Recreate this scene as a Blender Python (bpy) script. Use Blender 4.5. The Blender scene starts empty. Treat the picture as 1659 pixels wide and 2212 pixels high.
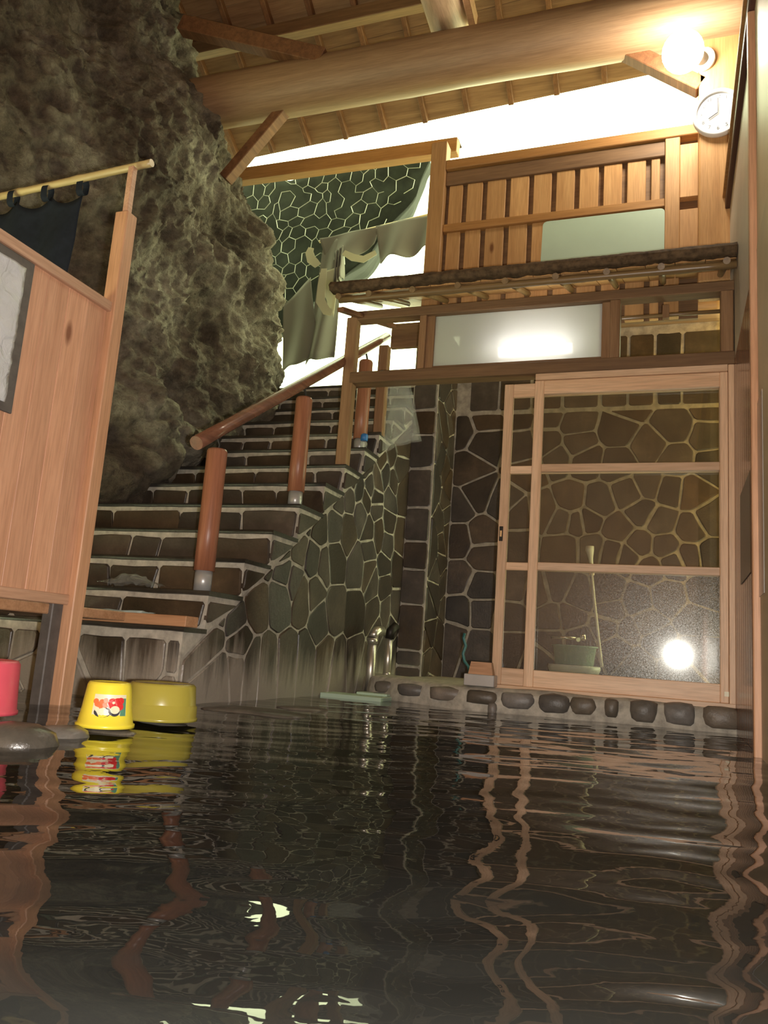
import bpy, bmesh, math, random
from mathutils import Vector, Matrix, noise
random.seed(7)
S = bpy.context.scene
COL = S.collection
rad = math.radians
# ------------------------------------------------------------------ camera
FPX, PITCH, ROLL, YAW = 1720.0, rad(9.97), rad(4.16), rad(20.3)
CAMP = Vector((0, 0, .30))
FW = Vector((-math.sin(YAW)*math.cos(PITCH), math.cos(YAW)*math.cos(PITCH), math.sin(PITCH)))
R0 = Vector((math.cos(YAW), math.sin(YAW), 0)); U0 = R0.cross(FW)
RT = R0*math.cos(ROLL) + U0*math.sin(ROLL); UP = -R0*math.sin(ROLL) + U0*math.cos(ROLL)
cam = bpy.data.cameras.new('camera'); camo = bpy.data.objects.new('camera', cam); COL.objects.link(camo)
cam.lens = 36*FPX/2212; cam.sensor_width = 36; cam.sensor_fit = 'AUTO'; cam.clip_start = .02; cam.clip_end = 300
camo.matrix_world = Matrix(((RT.x, UP.x, -FW.x, CAMP.x), (RT.y, UP.y, -FW.y, CAMP.y), (RT.z, UP.z, -FW.z, CAMP.z), (0, 0, 0, 1)))
S.camera = camo
# ------------------------------------------------------------------ world, flash, exposure
W = bpy.data.worlds.new('sky'); S.world = W; W.use_nodes = True
bg = W.node_tree.nodes['Background']; bg.inputs[0].default_value = (.91, 1, .58, 1); bg.inputs[1].default_value = 7.5
fl = bpy.data.lights.new('camera_flash', 'POINT'); fl.energy = 300; fl.shadow_soft_size = .018; fl.color = (1, .95, .88)
flo = bpy.data.objects.new('camera_flash', fl); COL.objects.link(flo); flo.location = CAMP + RT*.07 - UP*.03 + FW*.02
S.view_settings.view_transform = 'Standard'; S.view_settings.look = 'None'
S.view_settings.exposure = 0.0; S.view_settings.gamma = 1.0; S.view_settings.use_curve_mapping = False
S.cycles.sample_clamp_indirect = 4.0
S.cycles.caustics_refractive = False

def at(u, v, **k):                 # sight line through a picture point, met with a plane of the building
    d = FW*FPX + RT*(u-829.5) - UP*(v-1106)
    (ax, w), = k.items(); i = 'xyz'.index(ax)
    return CAMP + d*((w-CAMP[i])/d[i])

# ------------------------------------------------------------------ materials
def mat(name):
    m = bpy.data.materials.new(name); m.use_nodes = True
    nt = m.node_tree; b = nt.nodes['Principled BSDF']
    return m, nt, b
def N(nt, t, **k):
    n = nt.nodes.new(t)
    for a, v in k.items(): setattr(n, a, v)
    return n
def ramp(nt, src, stops):
    r = N(nt, 'ShaderNodeValToRGB'); e = r.color_ramp.elements
    while len(e) < len(stops): e.new(.5)
    for q, (p, c) in zip(e, stops): q.position = p; q.color = (*c, 1)
    nt.links.new(src, r.inputs[0]); return r
def coords(nt, scale, rnd=0):
    tc = N(nt, 'ShaderNodeTexCoord'); mp = N(nt, 'ShaderNodeMapping'); mp.inputs['Scale'].default_value = scale
    nt.links.new(tc.outputs['Object'], mp.inputs['Vector'])
    if rnd:
        oi = N(nt, 'ShaderNodeObjectInfo'); mu = N(nt, 'ShaderNodeMath', operation='MULTIPLY'); mu.inputs[1].default_value = rnd
        nt.links.new(oi.outputs['Random'], mu.inputs[0]); nt.links.new(mu.outputs[0], mp.inputs['Location'])
    return mp.outputs[0]
def tex(nt, vec, scale, detail=4, rough=.6, dist=0):
    n = N(nt, 'ShaderNodeTexNoise'); n.inputs['Scale'].default_value = scale; n.inputs['Detail'].default_value = detail
    n.inputs['Roughness'].default_value = rough; n.inputs['Distortion'].default_value = dist
    nt.links.new(vec, n.inputs['Vector']); return n.outputs['Fac']
def bump(nt, b, h, strength, dist=.01):
    bp = N(nt, 'ShaderNodeBump'); bp.inputs['Strength'].default_value = strength; bp.inputs['Distance'].default_value = dist
    nt.links.new(h, bp.inputs['Height']); nt.links.new(bp.outputs[0], b.inputs['Normal'])
def wood(name, c1, c2, axis='z', rough=.55, knots=0, spec=.4, grain=1.0):
    m, nt, b = mat(name)
    sc = {'x': (.5, 9, 9), 'y': (9, .5, 9), 'z': (9, 9, .5)}[axis]
    v = coords(nt, sc, 7)
    f = tex(nt, v, 2.2*grain, 5, .6, .6)
    f2 = tex(nt, v, 14*grain, 3, .5)
    r = ramp(nt, f, [(.3, c2), (.7, c1)])
    mx = N(nt, 'ShaderNodeMix', data_type='RGBA', blend_type='MULTIPLY'); mx.inputs[0].default_value = .35
    r2 = ramp(nt, f2, [(.35, (.55, .5, .45)), (.6, (1, 1, 1))])
    nt.links.new(r.outputs[0], mx.inputs[6]); nt.links.new(r2.outputs[0], mx.inputs[7]); out = mx.outputs[2]
    oi = N(nt, 'ShaderNodeObjectInfo'); hs = N(nt, 'ShaderNodeHueSaturation')
    mr = N(nt, 'ShaderNodeMapRange'); mr.inputs[3].default_value = .86; mr.inputs[4].default_value = 1.12
    nt.links.new(oi.outputs['Random'], mr.inputs[0]); nt.links.new(mr.outputs[0], hs.inputs['Value']); nt.links.new(out, hs.inputs['Color']); out = hs.outputs[0]
    if knots:
        vo = N(nt, 'ShaderNodeTexVoronoi'); vo.inputs['Scale'].default_value = knots
        ks = {'x': (.4, 1, 1), 'y': (1, .4, 1), 'z': (1, 1, .4)}[axis]
        nt.links.new(coords(nt, ks, 3), vo.inputs['Vector'])
        kr = ramp(nt, vo.outputs['Distance'], [(.03, (.25, .12, .07)), (.075, (1, 1, 1))])
        m2 = N(nt, 'ShaderNodeMix', data_type='RGBA', blend_type='MULTIPLY'); m2.inputs[0].default_value = .8
        nt.links.new(out, m2.inputs[6]); nt.links.new(kr.outputs[0], m2.inputs[7]); out = m2.outputs[2]
    nt.links.new(out, b.inputs['Base Color']); b.inputs['Roughness'].default_value = rough
    b.inputs['Specular IOR Level'].default_value = spec
    bump(nt, b, f2, .15, .004)
    return m
def plain(name, c, rough=.5, metal=0, var=.12, nscale=6, spec=.5, bmp=0):
    m, nt, b = mat(name)
    f = tex(nt, coords(nt, (1, 1, 1), 5), nscale, 4)
    r = ramp(nt, f, [(.3, tuple(x*(1-var) for x in c)), (.7, tuple(min(1, x*(1+var)) for x in c))])
    nt.links.new(r.outputs[0], b.inputs['Base Color']); b.inputs['Roughness'].default_value = rough
    b.inputs['Metallic'].default_value = metal; b.inputs['Specular IOR Level'].default_value = spec
    if bmp: bump(nt, b, f, bmp, .01)
    return m
def stone_mat(name, ca, cb, cc, rough=.42, deposit=0):
    m, nt, b = mat(name)
    v = coords(nt, (1, 1, 1), 20)
    f = tex(nt, v, 5, 8, .65); f2 = tex(nt, v, 60, 4, .6)
    r = ramp(nt, f, [(.3, ca), (.55, cb), (.75, cc)])
    oi = N(nt, 'ShaderNodeObjectInfo'); hs = N(nt, 'ShaderNodeHueSaturation')
    mr = N(nt, 'ShaderNodeMapRange'); mr.inputs[3].default_value = .6; mr.inputs[4].default_value = 1.5
    nt.links.new(oi.outputs['Random'], mr.inputs[0]); nt.links.new(mr.outputs[0], hs.inputs['Value'])
    mh = N(nt, 'ShaderNodeMath', operation='MULTIPLY'); mh.inputs[1].default_value = 7.31
    fr = N(nt, 'ShaderNodeMath', operation='FRACT'); ms = N(nt, 'ShaderNodeMapRange'); ms.inputs[3].default_value = .6; ms.inputs[4].default_value = 1.35
    nt.links.new(oi.outputs['Random'], mh.inputs[0]); nt.links.new(mh.outputs[0], fr.inputs[0]); nt.links.new(fr.outputs[0], ms.inputs[0]); nt.links.new(ms.outputs[0], hs.inputs['Saturation'])
    nt.links.new(r.outputs[0], hs.inputs['Color']); out = hs.outputs[0]
    if deposit:                     # pale mineral streaks left by the spring water just above the pool
        tc = N(nt, 'ShaderNodeTexCoord'); sp = N(nt, 'ShaderNodeSeparateXYZ'); nt.links.new(tc.outputs['Object'], sp.inputs[0])
        st = tex(nt, coords(nt, (7, 7, .6)), 1.6, 5, .7)
        ad = N(nt, 'ShaderNodeMath', operation='MULTIPLY_ADD'); ad.inputs[1].default_value = -1.7; nt.links.new(sp.outputs[2], ad.inputs[0]); nt.links.new(st, ad.inputs[2])
        rr = ramp(nt, ad.outputs[0], [(.0, (0, 0, 0)), (.32, (.85,)*3)])
        mx = N(nt, 'ShaderNodeMix', data_type='RGBA'); nt.links.new(rr.outputs[0], mx.inputs[0]); nt.links.new(out, mx.inputs[6]); mx.inputs[7].default_value = (.36, .31, .25, 1); out = mx.outputs[2]
    nt.links.new(out, b.inputs['Base Color']); b.inputs['Roughness'].default_value = rough
    bump(nt, b, f2, .35, .006)
    return m
M = {}
M['panel'] = wood('cedar_panel', (.66, .36, .22), (.56, .285, .165), 'z', .5, 3.2)
M['post'] = wood('cedar_post', (.68, .38, .22), (.52, .27, .14), 'z', .5)
M['rail_y'] = wood('cedar_rail', (.62, .38, .25), (.50, .28, .17), 'y', .5)
M['plank_x'] = wood('plank', (.58, .32, .17), (.42, .21, .1), 'x', .55, 4)
M['door_z'] = wood('door_wood_upright', (.82, .57, .37), (.70, .44, .26), 'z', .45)
M['door_x'] = wood('door_wood_cross', (.82, .57, .37), (.70, .44, .26), 'x', .45)
M['beam_x'] = wood('old_beam', (.27, .155, .075), (.16, .09, .045), 'x', .6)
M['beam_z'] = wood('old_upright', (.36, .21, .105), (.24, .13, .06), 'z', .6)
M['beam_y'] = wood('old_rafter', (.25, .115, .05), (.13, .055, .025), 'y', .65)
M['board'] = wood('wall_board', (.60, .35, .145), (.47, .25, .095), 'z', .55, 3.5)
M['board_x'] = wood('wall_rail', (.52, .27, .09), (.38, .18, .055), 'x', .55, 2.5)
M['log'] = wood('peeled_log', (.38, .24, .135), (.26, .155, .085), 'x', .5, 1.3)
M['log_y'] = wood('peeled_log_cross', (.66, .45, .29), (.48, .30, .18), 'y', .5, 1.3)
M['roof'] = wood('roof_board', (.31, .18, .095), (.19, .10, .05), 'x', .65)
M['rail'] = wood('rail_wood', (.30, .13, .075), (.17, .075, .045), 'y', .25, 0, .6)
M['railpost'] = wood('rail_post_wood', (.40, .165, .09), (.26, .10, .052), 'z', .38)
M['cladding'] = wood('varnished_cladding', (.24, .10, .055), (.14, .058, .032), 'z', .16, 0, .6)
M['clad_top'] = plain('grey_board', (.62, .58, .50), .45, 0, .1, 3)
M['tan'] = plain('tan_board', (.62, .50, .33), .45, 0, .12, 2)
M['dark'] = plain('dark_trim', (.085, .035, .022), .5)
M['stone'] = stone_mat('andesite', (.026, .019, .013), (.055, .039, .027), (.10, .073, .05))
M['stone_wet'] = stone_mat('andesite_by_water', (.026, .019, .014), (.055, .041, .03), (.10, .076, .055), .38, 1)
M['tread'] = stone_mat('tread_slab', (.018, .016, .013), (.04, .034, .027), (.075, .065, .05), .35)
M['mortar'] = plain('mortar', (.38, .34, .28), .8, 0, .35, 14, .3, .3)
M['mortar_pale'] = plain('mortar_pale', (.42, .38, .31), .75, 0, .3, 18, .3, .3)
M['cobble'] = stone_mat('curb_cobble', (.08, .07, .055), (.15, .125, .10), (.24, .20, .16), .45)
M['slab'] = stone_mat('shore_stone', (.05, .045, .035), (.11, .095, .075), (.19, .165, .13), .3)
M['steel'] = plain('stainless_steel', (.62, .58, .5), .33, .85, .05)
M['zinc'] = plain('dull_sleeve', (.42, .41, .39), .35, .35, .1)
M['iron'] = plain('dark_iron', (.03, .025, .02), .5, .6)
M['chrome'] = plain('chrome', (.85, .84, .8), .1, 1, .02)
M['mint'] = plain('mint_board', (.47, .60, .45), .5, 0, .04, 3)
M['mint_p'] = plain('mint_plastic', (.23, .34, .26), .4, 0, .05)
M['mat'] = plain('grey_green_mat', (.36, .43, .39), .7, 0, .1, 20)
M['white_p'] = plain('white_plastic', (.62, .58, .5), .4, 0, .05)
M['clockwhite'] = plain('clock_white', (.8, .8, .8), .3, 0, .02)
M['ink'] = plain('clock_ink', (.05, .05, .06), .5, 0, .02)
M['yellow'] = plain('bright_yellow_plastic', (.80, .66, .05), .28, 0, .03)
M['olive'] = plain('amber_yellow_plastic', (.37, .31, .05), .25, 0, .03)
M['pink'] = plain('pink_plastic', (.62, .085, .12), .35, 0, .06)
M['red'] = plain('label_red', (.62, .03, .03), .35, 0, .05)
M['orange'] = plain('label_orange', (.75, .16, .05), .35, 0, .05)
M['cream'] = plain('label_cream', (.75, .68, .45), .4, 0, .04)
M['green'] = plain('label_green', (.1, .25, .16), .4, 0, .1)
M['black'] = plain('label_black', (.03, .03, .04), .4)
M['navy'] = plain('navy_cloth', (.012, .015, .022), .9, 0, .2, 30, .2)
M['paper'] = plain('laminated_paper', (.33, .31, .29), .25, 0, .04)
M['paper2'] = plain('matte_paper', (.36, .29, .23), .5, 0, .04)
M['strip'] = plain('weather_strip', (.10, .085, .075), .6, 0, .2, 25)
M['blue'] = plain('blue_cap', (.03, .16, .42), .4)
M['teal'] = plain('teal_hose', (.02, .13, .13), .35)
M['wire'] = plain('net_wire', (.34, .35, .30), .45, .3)
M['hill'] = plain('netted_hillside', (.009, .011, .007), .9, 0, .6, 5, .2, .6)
M['gravel'] = plain('yard_gravel', (.42, .42, .32), .9, 0, .3, 25)
M['leaf'] = plain('leaf', (.22, .40, .06), .6, 0, .4, 3)
M['bark'] = plain('bark_roofing', (.10, .065, .035), .85, 0, .5, 25, .2, .6)
M['floorstone'] = stone_mat('pool_bottom', (.02, .018, .014), (.05, .045, .03), (.10, .09, .06), .5)
def bamboo(name, c1, c2, ax):
    m, nt, b = mat(name)
    f = tex(nt, coords(nt, {'x': (.6, 14, 14), 'y': (14, .6, 14), 'z': (14, 14, .6)}[ax], 9), 3, 4)
    nt.links.new(ramp(nt, f, [(.3, c2), (.7, c1)]).outputs[0], b.inputs['Base Color']); b.inputs['Roughness'].default_value = .35
    return m
M['bamboo'] = bamboo('dry_bamboo', (.55, .42, .2), (.34, .24, .1), 'x')
M['bamboo_old'] = bamboo('smoked_bamboo', (.26, .17, .075), (.14, .085, .035), 'x')
M['bamboo_y'] = bamboo('smoked_bamboo_rafter', (.26, .17, .075), (.14, .085, .035), 'y')
def rock_mat():
    m, nt, b = mat('tuff_breccia')
    v = coords(nt, (1, 1, 1)); f = tex(nt, v, 1.6, 8, .65, .4); f2 = tex(nt, v, 14, 8, .7); f3 = tex(nt, v, 55, 5, .7)
    r = ramp(nt, f, [(.28, (.085, .062, .045)), (.48, (.26, .215, .165)), (.70, (.60, .55, .46))])
    r2 = ramp(nt, f2, [(.3, (.35, .32, .3)), (.7, (1.25, 1.2, 1.1))])
    mx = N(nt, 'ShaderNodeMix', data_type='RGBA', blend_type='MULTIPLY'); mx.inputs[0].default_value = .9
    nt.links.new(r.outputs[0], mx.inputs[6]); nt.links.new(r2.outputs[0], mx.inputs[7])
    nt.links.new(mx.outputs[2], b.inputs['Base Color']); b.inputs['Roughness'].default_value = .8; b.inputs['Specular IOR Level'].default_value = .3
    ad = N(nt, 'ShaderNodeMath', operation='MULTIPLY_ADD'); ad.inputs[1].default_value = .4; nt.links.new(f3, ad.inputs[0]); nt.links.new(f2, ad.inputs[2])
    bump(nt, b, ad.outputs[0], 1.0, .09)
    return m
M['rock'] = rock_mat()
def emit(name, c, s):
    m, nt, b = mat(name); b.inputs['Base Color'].default_value = (.9, .9, .88, 1)
    b.inputs['Emission Color'].default_value = (*c, 1); b.inputs['Emission Strength'].default_value = s; return m
M['globe'] = emit('lit_globe', (1, .90, .72), 85)
M['tube'] = emit('lit_tube', (1, .97, .92), 22)
def glass(name, rough, tint, base, wet=0):
    m, nt, b = mat(name); nt.nodes.remove(b); out = nt.nodes['Material Output']
    tr = N(nt, 'ShaderNodeBsdfTransparent'); tr.inputs[0].default_value = (*tint, 1)
    gl = N(nt, 'ShaderNodeBsdfGlossy'); gl.inputs['Roughness'].default_value = rough
    fr = N(nt, 'ShaderNodeFresnel'); fr.inputs['IOR'].default_value = 1.5
    mx = N(nt, 'ShaderNodeMixShader'); nt.links.new(fr.outputs[0], mx.inputs[0]); nt.links.new(tr.outputs[0], mx.inputs[1]); nt.links.new(gl.outputs[0], mx.inputs[2])
    cur = mx.outputs[0]
    if wet:                          # droplets on the wet pane: a rougher sheen in specks
        v = coords(nt, (1, 1, 1)); f = tex(nt, v, 170, 3, .7)
        g2 = N(nt, 'ShaderNodeBsdfGlossy'); g2.inputs['Roughness'].default_value = .3
        rr = ramp(nt, f, [(.45, (.0,)*3), (.75, (wet,)*3)])
        m2 = N(nt, 'ShaderNodeMixShader'); nt.links.new(rr.outputs[0], m2.inputs[0]); nt.links.new(cur, m2.inputs[1]); nt.links.new(g2.outputs[0], m2.inputs[2]); cur = m2.outputs[0]
    nt.links.new(cur, out.inputs[0]); return m
M['glass'] = glass('clear_pane', .02, (.93, .94, .92), 0)
M['glass_wet'] = glass('wet_pane', .055, (.9, .91, .89), 0, .05)
def sheet(name, c, alpha, rough=.3, trans=.5, bmp=0):
    m, nt, b = mat(name); out = nt.nodes['Material Output']
    b.inputs['Base Color'].default_value = (*c, 1); b.inputs['Roughness'].default_value = rough
    tl = N(nt, 'ShaderNodeBsdfTranslucent'); tl.inputs[0].default_value = (*c, 1)
    m1 = N(nt, 'ShaderNodeMixShader'); m1.inputs[0].default_value = trans
    nt.links.new(b.outputs[0], m1.inputs[1]); nt.links.new(tl.outputs[0], m1.inputs[2])
    tr = N(nt, 'ShaderNodeBsdfTransparent'); m2 = N(nt, 'ShaderNodeMixShader'); m2.inputs[0].default_value = alpha
    nt.links.new(tr.outputs[0], m2.inputs[1]); nt.links.new(m1.outputs[0], m2.inputs[2]); nt.links.new(m2.outputs[0], out.inputs[0])
    if bmp: bump(nt, b, tex(nt, coords(nt, (1, 1, 1)), 9, 5, .6, 1.5), bmp, .03)
    return m
M['frost'] = sheet('frosted_pane', (.66, .66, .64), .86, .25, .62)
M['vinyl'] = sheet('clear_vinyl', (.85, .85, .85), .85, .12, .35, .6)
M['bag'] = sheet('clear_bag', (.7, .72, .66), .26, .25, .4, .6)
M['noren'] = sheet('grey_curtain', (.20, .19, .16), 1, .9, .22)
M['noren_pale'] = sheet('pale_curtain_mark', (.55, .53, .40), 1, .9, .3)
M['tarp'] = sheet('white_tarp', (.9, .9, .85), 1, .6, .7)
def water_mat():
    m, nt, b = mat('spring_water')
    b.inputs['Base Color'].default_value = (.017, .017, .015, 1); b.inputs['Roughness'].default_value = .015
    b.inputs['IOR'].default_value = 1.333; b.inputs['Transmission Weight'].default_value = .5
    f = tex(nt, coords(nt, (1, 1, 1)), 9, 3, .55, .5)
    bump(nt, b, f, .03, .02)
    return m
M['water'] = water_mat()

# ------------------------------------------------------------------ mesh helpers
def mesh(name, vs, fs, smooth=False):
    me = bpy.data.meshes.new(name); me.from_pydata([tuple(v) for v in vs], [], fs); me.update()
    if smooth: me.polygons.foreach_set('use_smooth', [True]*len(me.polygons))
    return me
def obj(name, me, m=None, parent=None):
    o = bpy.data.objects.new(name, me); COL.objects.link(o)
    if m is not None:
        if isinstance(m, str): m = M[m]
        if not me.materials: me.materials.append(m)
    if parent is not None:
        o.parent = parent           # meshes are made in room coordinates
        if parent.type == 'EMPTY': o.matrix_parent_inverse = Matrix.Translation(-parent.location)
    return o
def tag(o, label=None, cat=None, group=None, kind=None):
    if label: o['label'] = label
    if cat: o['category'] = cat
    if group: o['group'] = group
    if kind: o['kind'] = kind
    return o
def thing(name, loc, label, cat, group=None, kind=None):
    o = bpy.data.objects.new(name, None); COL.objects.link(o); o.location = loc; o.empty_display_size = .1
    return tag(o, label, cat, group, kind)
def from_bm(name, bm, smooth=False):
    bmesh.ops.recalc_face_normals(bm, faces=bm.faces)
    me = bpy.data.meshes.new(name); bm.to_mesh(me); bm.free()
    if smooth: me.polygons.foreach_set('use_smooth', [True]*len(me.polygons))
    return me
def box(x0, x1, y0, y1, z0, z1, bev=.004):
    bm = bmesh.new(); bmesh.ops.create_cube(bm, size=1)
    for v in bm.verts: v.co = Vector(((x0+x1)/2+v.co.x*(x1-x0), (y0+y1)/2+v.co.y*(y1-y0), (z0+z1)/2+v.co.z*(z1-z0)))
    if bev: bmesh.ops.bevel(bm, geom=bm.edges[:], offset=min(bev, .3*min(abs(x1-x0), abs(y1-y0), abs(z1-z0))), segments=1, affect='EDGES', profile=.5)
    return from_bm('box', bm)
def beam(p0, p1, w, h, up=(0, 0, 1), bev=.005):
    p0, p1 = Vector(p0), Vector(p1); d = p1-p0; L = d.length; d.normalize()
    s = d.cross(Vector(up)).normalized(); u = s.cross(d)
    bm = bmesh.new(); bmesh.ops.create_cube(bm, size=1)
    c = (p0+p1)/2
    for v in bm.verts: v.co = c + s*(v.co.x*w) + d*(v.co.y*L) + u*(v.co.z*h)
    if bev: bmesh.ops.bevel(bm, geom=bm.edges[:], offset=min(bev, .3*min(w, h)), segments=1, affect='EDGES', profile=.5)
    return from_bm('beam', bm)
def tube(pts, r, n=12, cap=True, wob=0):
    pts = [Vector(p) for p in pts]; rs = r if isinstance(r, (list, tuple)) else [r]*len(pts)
    vs, fs = [], []; ref = None
    for i, p in enumerate(pts):
        t = (pts[min(i+1, len(pts)-1)]-pts[max(i-1, 0)]).normalized()
        if ref is None: ref = t.orthogonal().normalized()
        ref = (ref - t*ref.dot(t)).normalized(); b = t.cross(ref)
        for k in range(n):
            a = 2*math.pi*k/n; q = rs[i]*(1+wob*noise.noise(Vector((p.x*2+math.cos(a), p.y*2+math.sin(a), p.z*2))))
            vs.append(p + ref*math.cos(a)*q + b*math.sin(a)*q)
    for i in range(len(pts)-1):
        for k in range(n):
            k2 = (k+1) % n; fs.append((i*n+k, i*n+k2, (i+1)*n+k2, (i+1)*n+k))
    me = mesh('tube', vs, fs, True)
    if cap:
        bm = bmesh.new(); bm.from_mesh(me); bm.verts.ensure_lookup_table()
        f1 = bm.faces.new([bm.verts[k] for k in range(n)][::-1]); f2 = bm.faces.new([bm.verts[(len(pts)-1)*n+k] for k in range(n)])
        bmesh.ops.recalc_face_normals(bm, faces=bm.faces)
        for f in bm.faces: f.smooth = len(f.verts) == 4
        bm.to_mesh(me); bm.free()
    return me
def lathe(prof, c, n=32, axis=(0, 0, 1), sx=1.0):
    c = Vector(c); ax = Vector(axis).normalized(); e1 = ax.orthogonal().normalized() if abs(ax.z) < .99 else Vector((1, 0, 0)); e2 = ax.cross(e1)
    vs, fs = [], []
    for (r, z) in prof:
        for k in range(n):
            a = 2*math.pi*k/n; vs.append(c + e1*math.cos(a)*r*sx + e2*math.sin(a)*r + ax*z)
    for i in range(len(prof)-1):
        for k in range(n):
            k2 = (k+1) % n; fs.append((i*n+k, i*n+k2, (i+1)*n+k2, (i+1)*n+k))
    bm = bmesh.new(); bm.from_mesh(mesh('l', vs, fs)); bmesh.ops.remove_doubles(bm, verts=bm.verts, dist=1e-5)
    me = from_bm('lathe', bm, True)
    return me
def surf(fn, nu, nv, thick=0, smooth=True):
    vs = [fn(i/nu, j/nv) for j in range(nv+1) for i in range(nu+1)]; fs = []
    for j in range(nv):
        for i in range(nu):
            a = j*(nu+1)+i; fs.append((a, a+1, a+nu+2, a+nu+1))
    me = mesh('surf', vs, fs, smooth)
    if thick:
        bm = bmesh.new(); bm.from_mesh(me); bmesh.ops.recalc_face_normals(bm, faces=bm.faces)
        bmesh.ops.solidify(bm, geom=bm.faces[:], thickness=thick)
        for f in bm.faces: f.smooth = smooth
        bm.to_mesh(me); bm.free()
    return me
# polygons of a stone wall
def clip(poly, n, d):                  # keep n.p <= d
    out = []
    for i in range(len(poly)):
        a, b = poly[i], poly[(i+1) % len(poly)]
        da, db = a[0]*n[0]+a[1]*n[1]-d, b[0]*n[0]+b[1]*n[1]-d
        if da <= 0: out.append(a)
        if da*db < 0:
            t = da/(da-db); out.append((a[0]+(b[0]-a[0])*t, a[1]+(b[1]-a[1])*t))
    return out
def cells(seeds, region, gap=.02):
    res = []
    for i, s in enumerate(seeds):
        p = region[:]
        for k in range(len(p)):          # inset the outline too
            pass
        for j, q in enumerate(seeds):
            if i == j: continue
            n = (q[0]-s[0], q[1]-s[1]); L = math.hypot(*n)
            if L < 1e-4 or L > 2.2: continue
            n = (n[0]/L, n[1]/L); m = ((s[0]+q[0])/2, (s[1]+q[1])/2)
            g = gap*(.32+.5*abs(noise.noise(Vector((m[0]*7, m[1]*7, 3))))*1.6)
            p = clip(p, n, m[0]*n[0]+m[1]*n[1]-g)
            if len(p) < 3: break
        if len(p) >= 3: res.append(p)
    return res
def area(p): return abs(sum(p[i][0]*p[(i+1) % len(p)][1]-p[(i+1) % len(p)][0]*p[i][1] for i in range(len(p))))/2
def soften(p, k=.16):
    out = []
    for i in range(len(p)):
        a, b = p[i], p[(i+1) % len(p)]; L = math.hypot(b[0]-a[0], b[1]-a[1])
        if L < .03: out.append(((a[0]+b[0])/2, (a[1]+b[1])/2)); continue
        q = min(k, .014/L)
        out += [(a[0]+(b[0]-a[0])*q, a[1]+(b[1]-a[1])*q), (b[0]+(a[0]-b[0])*q, b[1]+(a[1]-b[1])*q)]
        if L > .16:
            w = noise.noise(Vector((a[0]*9+b[0], b[1]*9+a[1], 1)))*.012
            m = ((a[0]+b[0])/2-(b[1]-a[1])/L*w, (a[1]+b[1])/2+(b[0]-a[0])/L*w); out.insert(len(out)-1, m)
    return out
def stone(p, fr, t=.011, bev=.006, base=-.01):     # fr(a, b, h) -> point in the room
    p = soften(p); n = len(p); cx = sum(q[0] for q in p)/n; cy = sum(q[1] for q in p)/n
    t *= random.uniform(.75, 1.25); tx, ty = random.uniform(-.02, .02), random.uniform(-.02, .02)
    vs = [fr(a, b, base) for a, b in p] + [fr(a, b, t*.55) for a, b in p]
    for a, b in p:
        L = math.hypot(a-cx, b-cy) or 1; k = max(.6, 1-bev/L); a2, b2 = cx+(a-cx)*k, cy+(b-cy)*k
        vs.append(fr(a2, b2, t+(a2-cx)*tx+(b2-cy)*ty))
    fs = [tuple(range(2*n, 3*n))]
    for r in (0, 1):
        for i in range(n):
            j = (i+1) % n; fs.append((r*n+i, r*n+j, r*n+n+j, r*n+n+i))
    bm = bmesh.new(); bm.from_mesh(mesh('s', vs, fs)); return from_bm('stone', bm)
def pebble(c, rx, ry, rz, seed=0, sq=.8):
    bm = bmesh.new(); bmesh.ops.create_icosphere(bm, subdivisions=2, radius=1)
    for v in bm.verts:
        d = v.co.copy(); k = 1+.16*noise.noise(d*1.3+Vector((seed*3.1, seed, 0)))+.05*noise.noise(d*4+Vector((seed, 0, 2)))
        q = Vector((abs(d.x)**sq*math.copysign(1, d.x), abs(d.y)**sq*math.copysign(1, d.y), abs(d.z)**sq*math.copysign(1, d.z)))
        v.co = Vector((c[0]+q.x*rx*k, c[1]+q.y*ry*k, c[2]+q.z*rz*k))
    return from_bm('pebble', bm, True)
# ================================================================== THE SETTING
XR, YD, XS, YP, YB = .32, 4.70, -2.0, 5.9, 6.45      # right wall, door line, stair flank, pier face, washroom back wall
WZ = .015                                            # water level
SY = [3.0, 3.17, 3.465, 3.724, 4.015, 4.33, 4.615, 4.93, 5.19, 5.45, 5.72, 5.98, 6.24]
SZ = [.345, .519, .705, .894, 1.094, 1.29, 1.476, 1.674, 1.86, 2.05, 2.24, 2.43, 2.62]
def st(name, me, m, parent=None):
    o = obj(name, me, m, parent)
    if parent is None: o['kind'] = 'structure'
    return o
# --- pool bottom, washroom floor, outdoor ground
st('floor', box(-3.4, XR, -2.6, 5.4, -.75, -.62, 0), 'floorstone')
st('floor_washroom', box(-1.79, XR, 4.95, YB, -.3, .14, 0), 'mortar')
st('floor_beyond', box(XR+.06, 3.4, -2.6, 5.4, -.75, -.3, 0), 'floorstone')
tag(st('ground_yard', box(-9, 6, 6.5, 16, 2.3, 2.6, 0), 'gravel'), kind='structure')
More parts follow.
